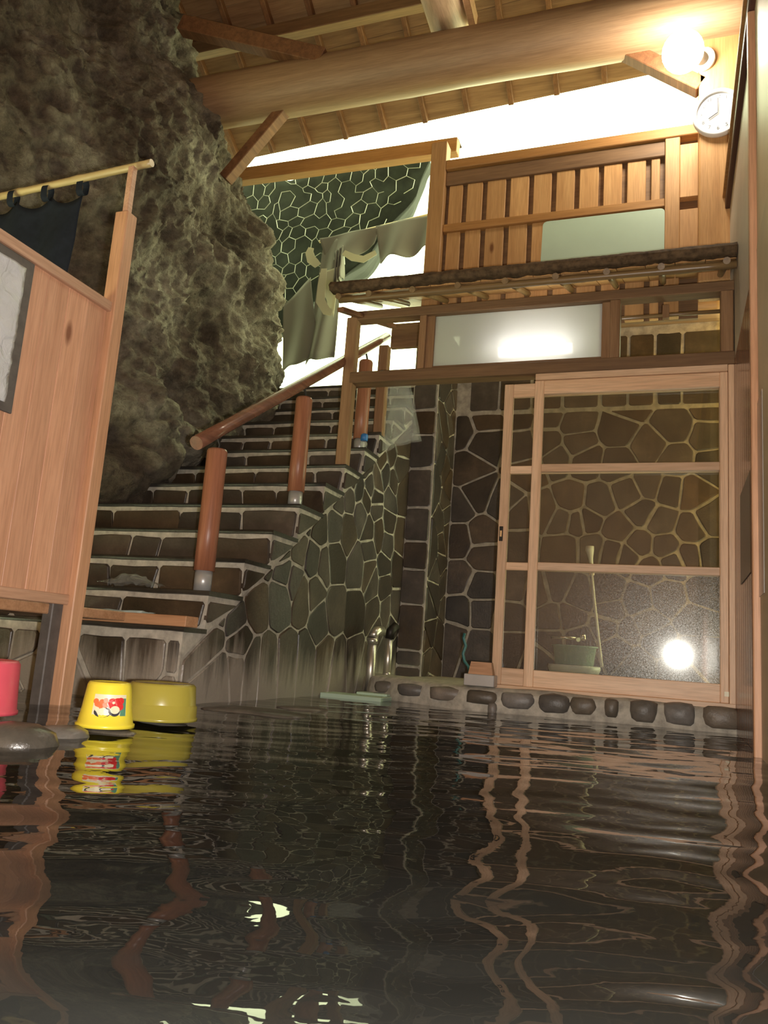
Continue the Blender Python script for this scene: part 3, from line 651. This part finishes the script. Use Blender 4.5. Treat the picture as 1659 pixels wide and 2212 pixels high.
# ================================================================== HANDRAIL
t = thing('handrail', (-2.08, 4.0, .6), 'reddish-brown round wooden handrail on log posts along the stairs', 'handrail')
XH = -2.10
h0, h1 = at(424, 957, x=XH), at(836, 728, x=XH)
obj('rail', tube([h0+(h1-h0)*(i/12) for i in range(13)], .034, 18), 'rail', t)
for (fu, fv, tu, tv, sz) in ((437, 1268, 470, 965, SZ[1]), (637, 1083, 655, 848, SZ[4]), (777, 958, 786, 768, SZ[7])):
    y = at(fu, fv, x=XH).y; k = [SZ[1], SZ[4], SZ[7]].index(sz); y = max(y, [SY[1], SY[4], SY[7]][k]+.07)
    zt = at(tu, tv, x=XH).z; zr = h0.z+(h1.z-h0.z)*(y-h0.y)/(h1.y-h0.y); zt = zr-.10
    q = obj('post', tube([(XH, y, sz+.10), (XH, y, sz+.3), (XH, y, zt-.012), (XH, y, zt)], [.05, .05, .05, .044], 20), 'railpost', t)
    obj('sleeve', tube([(XH, y, sz+.0), (XH, y, sz+.105)], .042, 20), 'zinc', q)
    obj('hook', tube([(XH, y, zt-.01), (XH, y+.015, zt+.025), (XH, y-.008, zt+.05), (XH, y, zt+.075)], .008, 8), 'iron', q)
tag(obj('water_bottle', lathe([(0, 0), (.022, 0), (.024, .01), (.024, .05), (.013, .062), (.013, .066)], (-2.03, 4.985, SZ[7]), 16), 'bag'), 'small clear bottle with a blue cap by the third rail post', 'bottle')
o = obj('cap', lathe([(.014, .062), (.025, .064), (.026, .10), (.02, .112), (0, .113)], (-2.03, 4.985, SZ[7]), 16), 'blue', bpy.data.objects['water_bottle'])
# ================================================================== TRANSOM FRAME, EAVE
zb0, zb1 = 2.04, 2.115
zt0_, zt1_ = at(1200, 664, y=YD).z, at(1200, 644, y=YD).z
t = thing('transom_frame', (-1.0, YD, 2.0), 'old timber frame over the doors with posts and a frosted pane', 'frame')
pf = at(728, 1050, y=4.62)
def fx(u, v=720): return at(u, v, y=YD).x
obj('bottom_beam', box(-2.03, XR, YD-.06, YD+.06, zb0, zb1, .005), 'beam_x', t)
obj('top_beam', box(-2.06, XR, YD-.05, YD+.05, zt0_, zt1_, .005), 'beam_x', t)
obj('stair_post', box(-2.085, -2.01, YD-.055, YD+.02, SZ[5], zt0_+.02, .005), 'beam_z', t)
obj('wall_post', box(XR-.075, XR-.008, YD-.055, YD+.05, zb1, zt0_, .005), 'beam_z', t)
for (a, b) in ((909, 924), (1318, 1340)): obj('stud', box(fx(a), fx(b), YD-.045, YD+.045, zb1, zt0_, .004), 'beam_z', t)
wf = obj('sash', box(fx(922), fx(940), YD-.02, YD+.03, zb1, zt0_, .003), 'beam_z', t)
obj('sash', box(fx(1300), fx(1319), YD-.02, YD+.03, zb1, zt0_, .003), 'beam_z', t)
obj('sash', box(fx(940), fx(1300), YD-.02, YD+.03, zb1, zb1+.025, .003), 'beam_x', t)
obj('frosted_pane', box(fx(940), fx(1300), YD+.0, YD+.004, zb1+.025, zt0_, 0), 'frost', t)
obj('bamboo_lath', tube([(fx(1340), YD+.1, zt0_-.06), (XR, YD+.1, zt0_-.06)], .012, 10), 'bamboo_old', t)
obj('tie', box(fx(1430), fx(1445), YD+.08, YD+.115, zt0_-.085, zt0_+.0, .002), 'beam_z', t)
# tube lamp behind the frosted pane
a, b = at(1078, 762, y=YD+.10), at(1236, 752, y=YD+.10)
t = thing('tube_lamp', (a+b)/2, 'lit fluorescent tube lamp glowing behind the frosted pane', 'lamp')
obj('tube', tube([a, b], .034, 14), 'tube', t)
obj('housing', beam(a+Vector((-.03, .05, 0)), b+Vector((.03, .05, 0)), .03, .06), 'white_p', t)
# second stair post, board and dark block behind
q0 = at(812, 975, y=5.2)
tag(obj('stair_post', box(-2.06, -1.985, 5.205, 5.27, SZ[8]-.02, at(818, 745, y=5.2).z, .006), 'beam_z'), 'second wooden post on the stair edge beside the clear bag', 'post')
tag(obj('lintel_board', box(-2.06, at(906, 735, y=5.45).x, 5.44, 5.48, at(860, 752, y=5.45).z, at(860, 700, y=5.45).z, .004), 'beam_x'), 'brown board spanning from the stair post to the stone pier', 'board')
# small lean-to roof over the transom
YE, YE2 = 4.40, 6.75
ez = at(1200, 597, y=YE).z
t = thing('lean_to_roof', (-.9, 4.7, ez), 'small lean-to roof of boards, bark and bamboo above the doors', 'roof')
xl, xr = at(724, 640, y=YE).x, XR-.005
def ry(y): return ez+.012+(y-YE)*.38
n = 15
for i in range(n):
    a = xl+(xr-xl)*i/n; b = xl+(xr-xl)*(i+1)/n
    vs = [(x, y, ry(y)+dz) for dz in (0, .014) for (x, y) in ((a+.002, YE+.02), (b-.002, YE+.02), (b-.002, YE2), (a+.002, YE2))]
    obj('roof_board', mesh('rb', vs, [(0, 1, 2, 3), (7, 6, 5, 4), (0, 4, 5, 1), (1, 5, 6, 2), (2, 6, 7, 3), (3, 7, 4, 0)]), 'board', t)
def bark(u, v):
    x = xl-.03+(xr-xl+.03)*u; pr = [(.03, .026), (-.035, .03), (-.05, .06), (-.03, .088), (.3, .17), (.75, .34)]
    f = v*5; i = min(int(f), 4); f -= i; w = noise.noise(Vector((x*14, v*4, 0)))*.010+noise.noise(Vector((x*40, v*9, 2)))*.005
    return Vector((x, YE+pr[i][0]+(pr[i+1][0]-pr[i][0])*f+w, ez+pr[i][1]+(pr[i+1][1]-pr[i][1])*f+w))
obj('bark_layer', surf(bark, 120, 15, .006), 'bark', t)
obj('eave_bamboo', tube([(xl+.02+(xr-xl-.02)*i/16, YE+.03, ez-.012) for i in range(17)], [.022+(.004 if i in (5, 10, 14) else 0) for i in range(17)], 12), 'bamboo_old', t)
for u in (735, 800, 893, 990, 1092, 1200, 1310, 1428, 1570):
    x = at(u, 600, y=YE).x
    obj('bamboo_rafter', tube([(x, YE-.01, ez+.0-.004), (x, YD+.45, ry(YD+.45)-.026)], .02, 10), 'bamboo_y', t)
tag(obj('drain_board', beam(at(735, 668, y=4.4), at(850, 705, y=5.1), .05, .03), 'beam_y'), 'sloping side rafter at the left end of the small roof', 'rafter')
# ================================================================== UPPER BOARD WALL
YW = 5.25
wu = st('wall_upper', box(at(940, 450, y=YW).x, .14, YW+.02, YW+.05, 2.6, at(1200, 330, y=YW).z, 0), 'beam_x')
def wx(u, v=450): return at(u, v, y=YW).x
tz = at(1230, 318, y=YW).z; x0, x1 = wx(962), wx(1436)
obj('post', box(wx(929), wx(962), YW-.06, YW+.05, 2.6, at(945, 318, y=YW).z, .005), 'board', wu)
obj('cap_rail', box(wx(962), .14, YW-.06, YW+.06, tz-.075, tz, .005), 'board_x', wu)
obj('lower_cap', box(wx(962), x1, YW-.03, YW+.02, tz-.19, tz-.08, .005), 'beam_x', wu)
mz = at(1200, 470, y=YW).z
obj('mid_rail', box(x0, x1, YW-.035, YW+.02, mz-.03, mz+.03, .004), 'board_x', wu)
us = [966, 1005, 1048, 1098, 1148, 1197, 1247, 1299, 1350, 1402, 1433]
for a, b in zip(us[:-1], us[1:]):
    xa, xb = wx(a)+.012, wx(b)-.024
    obj('board', box(xa, xb, YW-.012, YW+.02, 2.6, mz-.03, .003), 'board', wu)
    obj('board', box(xa, xb, YW-.012, YW+.02, mz+.03, tz-.19, .003), 'board', wu)
obj('trim_board', box(wx(1436), wx(1468), YW-.05, YW+.03, 2.6, tz-.075, .004), 'board', wu)
for (v0, v1) in ((318, 432), (458, 600)): obj('block', box(wx(1468), .15, YW-.04, YW+.02, at(1485, v1, y=YW).z, at(1485, v0, y=YW).z, .003), 'board', wu)
c = [at(u, v, y=5.05) for u, v in ((1172, 477), (1436, 443), (1437, 552), (1170, 585))]
zt, zb = (c[0].z+c[1].z)/2, (c[2].z+c[3].z)/2; xa, xb = c[0].x, c[1].x; r = .03
out = []
for (cx, cz, a0) in ((xb-r, zt-r, 0), (xa+r, zt-r, 90), (xa+r, zb+r-.1, 180), (xb-r, zb+r-.1, 270)):
    out += [(cx+r*math.cos(rad(a0+k*15)), cz+r*math.sin(rad(a0+k*15))) for k in range(7)]
n = len(out); vs = [(x, 5.03+(z-zb)*.12, z) for x, z in out]+[(x, 5.05+(z-zb)*.12, z) for x, z in out]
tag(obj('mint_board', mesh('mp', vs, [tuple(range(n)), tuple(range(2*n-1, n-1, -1))]+[(i, i+n, (i+1) % n+n, (i+1) % n) for i in range(n)]), 'mint'), 'pale mint-green board with rounded corners leaning on the upper wall', 'board')
# ================================================================== SLIDING DOORS
def door(name, xa, xb, y, label, handle):
    d = thing(name, ((xa+xb)/2, y, .16), label, 'door', None, 'structure')
    Z = lambda v: at(1150, v, y=YD).z
    sw = .056; zb, zt = .165, 2.0
    obj('stile', box(xa, xa+sw, y-.016, y+.016, zb, zt, .003), 'door_z', d); s2 = obj('stile', box(xb-sw*.75, xb, y-.016, y+.016, zb, zt, .003), 'door_z', d)
    rl = [(zb, .262), (.838, .884), (1.428, 1.476), (zt-.085, zt)]
    for a, b in rl: obj('rail', box(xa+sw, xb-sw*.75, y-.014, y+.014, a, b, .003), 'door_x', d)
    for i in range(3):
        me = box(xa+sw-.004, xb-sw*.75+.004, y-.002, y+.002, rl[i][1]-.004, rl[i+1][0]+.004, 0)
        if i == 0:
            for v in me.vertices: v.co.y -= (v.co.z-.55)*.024      # lower pane tilted on purpose to lift the flash reflection
        obj('pane', me, 'glass_wet' if i == 0 else 'glass', d)
    if handle:
        h = obj('handle', box(xa+.008, xa+.030, y-.020, y-.014, 1.01, 1.10, .003), 'iron', d)
        obj('pull', box(xa+.012, xa+.026, y-.024, y-.018, 1.035, 1.075, .002), 'chrome', h)
    else:
        tag(obj('sticker', box(xb-.022, xb+.0, y-.0175, y-.0158, .20, .225, 0), 'cream', d), 'small white sticker')
    return d
xj = fx(1572, 1000)
door('door_1', fx(1143, 1200), xj, YD-.02, 'front sliding door with a cedar frame and three glass panes', False)
door('door_2', fx(1073, 1200), xj-.002, YD+.022, 'rear sliding door, mostly behind the front one, with a metal pull', True)
st('trim_1', box(xj+.002, XR-.004, YD-.045, YD+.05, .15, zb0, .003), 'door_z')
st('trim_2', box(fx(1160, 800), xj, YD-.045, YD+.03, 2.002, zb0+.012, .003), 'door_x')
st('trim_3', box(fx(1058, 1450), XR-.004, YD-.05, YD+.06, .135, .165, .003), 'door_x')
# ================================================================== THINGS BY THE CURB
def at_y(u, v, y): return at(u, v, y=y)
b = Vector((at(798, 1480, y=4.95).x, 4.95, WZ-.03)); tp_ = at(811, 1362, y=4.95)
t = thing('standing_pipe', b, 'taller stainless steel pipe with an elbow standing in the pool corner', 'pipe')
obj('tube', tube([b, Vector((b.x, b.y, tp_.z-.06))], .031, 18), 'steel', t)
obj('collar', tube([(b.x, b.y, tp_.z-.085), (b.x, b.y, tp_.z-.05)], .036, 18), 'steel', t)
obj('elbow', tube([(b.x, b.y, tp_.z-.05), (b.x+.003, b.y+.01, tp_.z-.02), (b.x+.01, b.y+.04, tp_.z-.002), (b.x+.03, b.y+.09, tp_.z)], .033, 16), 'steel', t)
b = Vector((at(836, 1450, y=5.1).x, 5.1, .12)); tp_ = at(845, 1380, y=5.1)
t = thing('short_pipe', b, 'shorter stainless steel pipe with a dark cap behind the curb', 'pipe')
obj('tube', tube([b, Vector((b.x, b.y, tp_.z))], .027, 18), 'steel', t)
obj('flange', tube([b+Vector((0, 0, .03)), b+Vector((0, 0, .05))], .028, 18), 'steel', t)
obj('cap', tube([Vector((b.x, b.y, tp_.z)), Vector((b.x+.005, b.y, tp_.z+.05)), Vector((b.x+.03, b.y+.04, tp_.z+.09))], .03, 14), 'iron', t)
p0, p1 = at(690, 1500, z=.05), at(812, 1500, z=.05)
t = thing('foam_board', (-1.9, 4.7, WZ), 'flat mint foam board floating at the pool edge by the pipes', 'board')
obj('slab', box(-1.99, -1.60, 4.50, 4.70, WZ-.008, WZ+.022, .004), 'mint', t)
obj('slab_top', box(-1.82, -1.62, 4.66, 4.8, WZ+.02, WZ+.036, .004), 'mint', t)
bx = at(1037, 1465, y=4.56)
t = thing('soap_box', (bx.x, 4.56, .15), 'little metal box holding a brown wood block left of the doors', 'box')
obj('tray', box(bx.x-.088, bx.x+.088, 4.53, 4.62, .15, .215, .003), 'zinc', t)
obj('block', mesh('bk', [(bx.x-.068, 4.545, .215), (bx.x+.075, 4.545, .215), (bx.x+.075, 4.61, .215), (bx.x-.068, 4.61, .215), (bx.x-.055, 4.55, .285), (bx.x+.062, 4.55, .285), (bx.x+.062, 4.605, .285), (bx.x-.055, 4.605, .285)], [(3, 2, 1, 0), (4, 5, 6, 7), (0, 1, 5, 4), (1, 2, 6, 5), (2, 3, 7, 6), (3, 0, 4, 7)]), 'plank_x', t)
hp = [at(u, v, y=5.0) for u, v in ((1004, 1368), (1001, 1378), (1006, 1395), (1000, 1412), (1003, 1428), (1012, 1440))]; hp.append(Vector((hp[-1].x+.02, 5.0, .145)))
tag(obj('teal_hose', tube(hp, .009, 8), 'teal'), 'short teal hose hanging against the stone wall by the door', 'hose')
# clear bag
def bagf(u, v):
    c = [at(a, b, y=4.80) for a, b in ((838, 822), (880, 818), (905, 950), (825, 975))]
    w = math.sin(u*math.pi); p = c[0].lerp(c[1], u).lerp(c[3].lerp(c[2], u), v)
    return p+Vector((0, -.09*w*math.sin(v*2.6)+.05*noise.noise(Vector((u*4, v*4, 0))), 0))
t = thing('clear_bag', at(865, 970, y=4.80), 'limp clear plastic bag hanging under the old beam near the stairs', 'bag')
obj('front', surf(bagf, 24, 30), 'bag', t); obj('back', surf(lambda u, v: bagf(u, v)+Vector((.01, .03+.09*math.sin(u*math.pi)*math.sin(v*3), 0)), 24, 30), 'bag', t)
# washroom fittings seen through the glass
c0 = at(1240, 1440, y=5.6); r_ = 52*5.4/FPX
t = thing('wash_stool', (c0.x, 5.6, .14), 'low pale stool under the mint bucket behind the glass', 'stool')
zs_ = at(1240, 1437, y=5.6).z
obj('seat', lathe([(0, zs_), (r_*1.05, zs_), (r_*1.07, zs_-.02), (r_, zs_-.05), (0, zs_-.05)], (c0.x, 5.6, 0), 28), 'white_p', t)
for a in (45, 135, 225, 315):
    q = Vector((c0.x+math.cos(rad(a))*r_*.7, 5.6+math.sin(rad(a))*r_*.7, 0)); obj('leg', tube([q+Vector((0, 0, .14)), q+Vector((0, 0, zs_-.03))], .018, 10), 'white_p', t)
t = thing('mint_bucket', (c0.x, 5.6, zs_), 'mint plastic bucket with dark hose inside, behind the glass door', 'bucket')
h_ = at(1243, 1395, y=5.6).z-zs_
obj('body', lathe([(0, .002), (r_*.78, .002), (r_*.88, h_-.01), (r_*.95, h_-.008), (r_*.95, h_), (r_*.85, h_), (r_*.75, .012), (0, .012)], (c0.x, 5.6, zs_), 30), 'mint_p', t)
f0 = at(1222, 1378, y=6.30)
t = thing('wash_faucet', (f0.x, 6.3, f0.z), 'horizontal chrome faucet on the stone wall above the bucket', 'faucet')
obj('bar', tube([f0+Vector((-.11, 0, 0)), f0+Vector((.09, 0, .0))], .013, 12), 'chrome', t)
obj('mount', tube([f0+Vector((.09, .16, .01)), f0+Vector((.09, .0, .0)), f0+Vector((.10, -.05, -.01))], .016, 12), 'chrome', t)
obj('knob', lathe([(0, -.02), (.028, -.02), (.03, .02), (0, .022)], f0+Vector((.13, -.0, .01)), 16, (1, 0, .1)), 'chrome', t)
s0 = at(1274, 1180, y=6.3); s1 = at(1278, 1235, y=6.3); s2 = at(1284, 1300, y=6.25); s3 = at(1300, 1440, y=6.0)
t = thing('hand_shower', s1, 'white hand shower with a long pale hose, behind the glass', 'shower')
obj('head', tube([s0, s0+Vector((0, 0, -.03)), s0.lerp(s1, .5), s1], [.032, .034, .018, .016], 14), 'white_p', t)
obj('hose', tube([s1, s1.lerp(s2, .5), s2, s2.lerp(s3, .5), s3], .011, 10), 'white_p', t)
obj('holder', box(s1.x-.02, s1.x+.02, s1.y-.01, YB, s1.z-.03, s1.z, .003), 'chrome', t)
# papers on the right wall
for (nm, m, uv, lab) in (('notice', 'paper', ((1622, 905), (1646, 850), (1650, 1285), (1624, 1300)), 'glossy laminated notice on the right wall, the nearer one'), ('notice', 'paper2', ((1598, 1070), (1619, 1020), (1622, 1235), (1600, 1262)), 'tan notice sheet on the right wall, the farther one')):
    q = [at(u, v, x=XR-.008) for u, v in uv]; y0, y1 = (q[1].y+q[2].y)/2, (q[0].y+q[3].y)/2; z0, z1 = (q[2].z+q[3].z)/2, (q[0].z+q[1].z)/2
    tag(obj(nm, box(XR-.008, XR-.0055, y0, y1, z0, z1, 0), m), lab, 'notice')
# ================================================================== OUTSIDE THE OPENING
tb = thing('gate_beam', (-3, 5.8, 4.5), 'horizontal timber under the bright gap, between cliff and board wall', 'beam')
g0, g1 = at(450, 393, y=5.8), at(990, 318, y=5.8)
obj('timber', beam(g0, g1, .10, .13), 'board_x', tb)
obj('moss_strip', beam(g0+Vector((0, .05, .07)), g1+Vector((0, .05, .07)), .12, .015), 'bark', tb)
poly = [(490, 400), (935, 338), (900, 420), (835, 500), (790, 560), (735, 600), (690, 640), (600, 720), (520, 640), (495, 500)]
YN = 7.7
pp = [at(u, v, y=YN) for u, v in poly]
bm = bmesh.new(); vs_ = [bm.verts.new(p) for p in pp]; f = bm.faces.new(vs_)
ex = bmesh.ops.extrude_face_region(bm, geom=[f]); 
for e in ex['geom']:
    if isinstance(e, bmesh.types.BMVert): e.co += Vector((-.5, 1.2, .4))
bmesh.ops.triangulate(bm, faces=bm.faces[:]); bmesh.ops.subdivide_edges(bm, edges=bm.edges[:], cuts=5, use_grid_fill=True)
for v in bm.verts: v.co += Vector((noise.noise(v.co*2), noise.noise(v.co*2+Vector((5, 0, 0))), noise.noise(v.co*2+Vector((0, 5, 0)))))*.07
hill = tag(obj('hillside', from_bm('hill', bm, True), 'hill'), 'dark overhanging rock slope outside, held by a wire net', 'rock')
# wire net, irregular hexagons
def inside(u, v):
    c = False; j = len(poly)-1
    for i in range(len(poly)):
        (xi, yi), (xj_, yj) = poly[i], poly[j]
        if (yi > v) != (yj > v) and u < (xj_-xi)*(v-yi)/(yj-yi)+xi: c = not c
        j = i
    return c
random.seed(11)
X0, X1, Z0, Z1 = min(p.x for p in pp), max(p.x for p in pp), min(p.z for p in pp), max(p.z for p in pp)
loc = [(p.x, p.z) for p in pp]
def inloc(x, z):
    c = False; j = len(loc)-1
    for i in range(len(loc)):
        (xi, yi), (xj_, yj) = loc[i], loc[j]
        if (yi > z) != (yj > z) and x < (xj_-xi)*(z-yi)/(yj-yi)+xi: c = not c
        j = i
    return c
hs = .098; ang = rad(24); bmn = bmesh.new()
def hexv(i, j):
    a = hs*1.5*i; b = hs*.866*(2*j+(i % 2))
    return a, b
def wv(a, b):
    x = X0+a*math.cos(ang)-b*math.sin(ang)+.9; z = Z0-1.2+a*math.sin(ang)+b*math.cos(ang)
    k = Vector((round(a, 2)*3.1, round(b, 2)*3.3, 0)); return Vector((x+.10*noise.noise(k), YN-.12+.04*noise.noise(k*.5), z+.10*noise.noise(k+Vector((7, 0, 0)))))
for i in range(-12, 44):
    for j in range(-8, 44):
        a, b = hexv(i, j); c = [wv(a+hs*math.cos(rad(60*k)), b+hs*math.sin(rad(60*k))) for k in range(6)]
        for k in (0, 1, 2):
            p, q = c[k], c[k+1]
            if not (inloc(p.x, p.z) and inloc(q.x, q.z)) or random.random() < .12: continue
            dd = (q-p).normalized(); s = dd.cross(Vector((0, 1, 0))).normalized()*.0026*random.uniform(.5, 1.5); w = Vector((0, .006, 0))
            r = [bmn.verts.new(x) for x in (p+s, p-s*.5-w, p-s*.5+w, q+s, q-s*.5-w, q-s*.5+w)]
            for fc in ((0, 1, 4, 3), (1, 2, 5, 4), (2, 0, 3, 5)): bmn.faces.new([r[x] for x in fc])
tag(obj('wire_net', from_bm('net', bmn), 'wire'), 'pale wire mesh netting stretched over the dark slope', 'netting', kind='stuff')
# entrance curtain seen from behind, in four panels
YC = 7.05
t = thing('entrance_curtain', at(800, 780, y=YC), 'grey entrance curtain with pale lettering seen from behind, at the stair top', 'curtain')
obj('rod', tube([at(690, 522, y=YC), at(935, 462, y=YC)], .016, 10), 'bamboo', t)
def panel(quad, nm='panel', m='noren', dy=0, parent=t, waves=3.0, amp=.05):
    c = [at(u, v, y=YC-dy) for u, v in quad]
    def fn(u, v):
        p = c[0].lerp(c[1], u).lerp(c[3].lerp(c[2], u), v); return p+Vector((.0, amp*math.sin(u*waves*6.28+v*2)*(.2+v), .02*math.sin(u*9)*v))
    return obj(nm, surf(fn, 24, 20, .004), m, parent)
panel([(612, 660), (672, 600), (690, 775), (605, 800)], waves=.8)
panel([(700, 520), (745, 505), (718, 770), (655, 785)], dy=.03, waves=1)
panel([(690, 515), (815, 490), (808, 530), (705, 575)], dy=.05, waves=1.2)
panel([(812, 488), (930, 464), (928, 536), (818, 566)], dy=.04, waves=1.4)
panel([(722, 545), (742, 530), (740, 600), (722, 640)], dy=.1)
mk = panel([(690, 590), (735, 575), (722, 690), (700, 640)], 'letter_stroke', 'noren_pale', .12, t, .5, .02)
def ribbon(pts, w, m='noren_pale', nm='letter_stroke', dy=.16):
    P3 = [at(u, v, y=YC-dy) for u, v in pts]; vs = []; n = len(P3)
    for i, p in enumerate(P3):
        d = (P3[min(i+1, n-1)]-P3[max(i-1, 0)]).normalized(); s = d.cross(Vector((0, 1, 0))).normalized(); ww = w*(.45+.55*math.sin(math.pi*(i+.6)/(n+.2)))
        vs += [p+s*ww, p-s*ww, p+s*ww+Vector((0, .004, 0)), p-s*ww+Vector((0, .004, 0))]
    fs = []
    for i in range(n-1):
        a = 4*i; fs += [(a, a+1, a+5, a+4), (a+2, a+6, a+7, a+3), (a, a+4, a+6, a+2), (a+1, a+3, a+7, a+5)]
    return obj(nm, mesh('rib', vs, fs), m, t)
ribbon([(672, 535), (668, 545), (672, 560), (684, 570), (690, 565)], .05)
ribbon([(742, 545), (762, 556), (785, 560), (812, 545)], .04)
ribbon([(700, 580), (695, 615), (692, 650), (705, 672), (718, 676)], .05)
# shrubs in the yard
def shrub(c, r, n, label):
    t = thing('yard_shrub', c, label, 'shrub', 'shrubs in the yard'); bm = bmesh.new(); rnd = random.Random(int(c[0]*100))
    for k in range(n):
        d = Vector((rnd.gauss(0, 1), rnd.gauss(0, 1), rnd.gauss(0, 1))).normalized()*r*rnd.uniform(.5, 1); p = Vector(c)+Vector((d.x, d.y, abs(d.z)*.8+.1))
        a = Vector((rnd.gauss(0, 1), rnd.gauss(0, 1), rnd.gauss(0, 1))).normalized(); b = a.orthogonal().normalized(); s = r*.11
        q = [p-a*s, p+b*s*.45, p+a*s, p-b*s*.45]; bm.faces.new([bm.verts.new(x) for x in q])
    obj('foliage', from_bm('leaves', bm), 'leaf', t); o = obj('stem', tube([Vector(c)-Vector((0, 0, .05)), Vector(c)+Vector((0, 0, r*.7))], [.03, .012], 8), 'bark', t)
g = at(640, 815, y=9.5); shrub((g.x, 9.5, 2.6), .55, 420, 'leafy green shrub in the yard near the cliff corner')
g = at(850, 800, y=9.0); shrub((g.x+.15, 9.0, 2.6), .42, 320, 'leafy green shrub seen under the brown board')
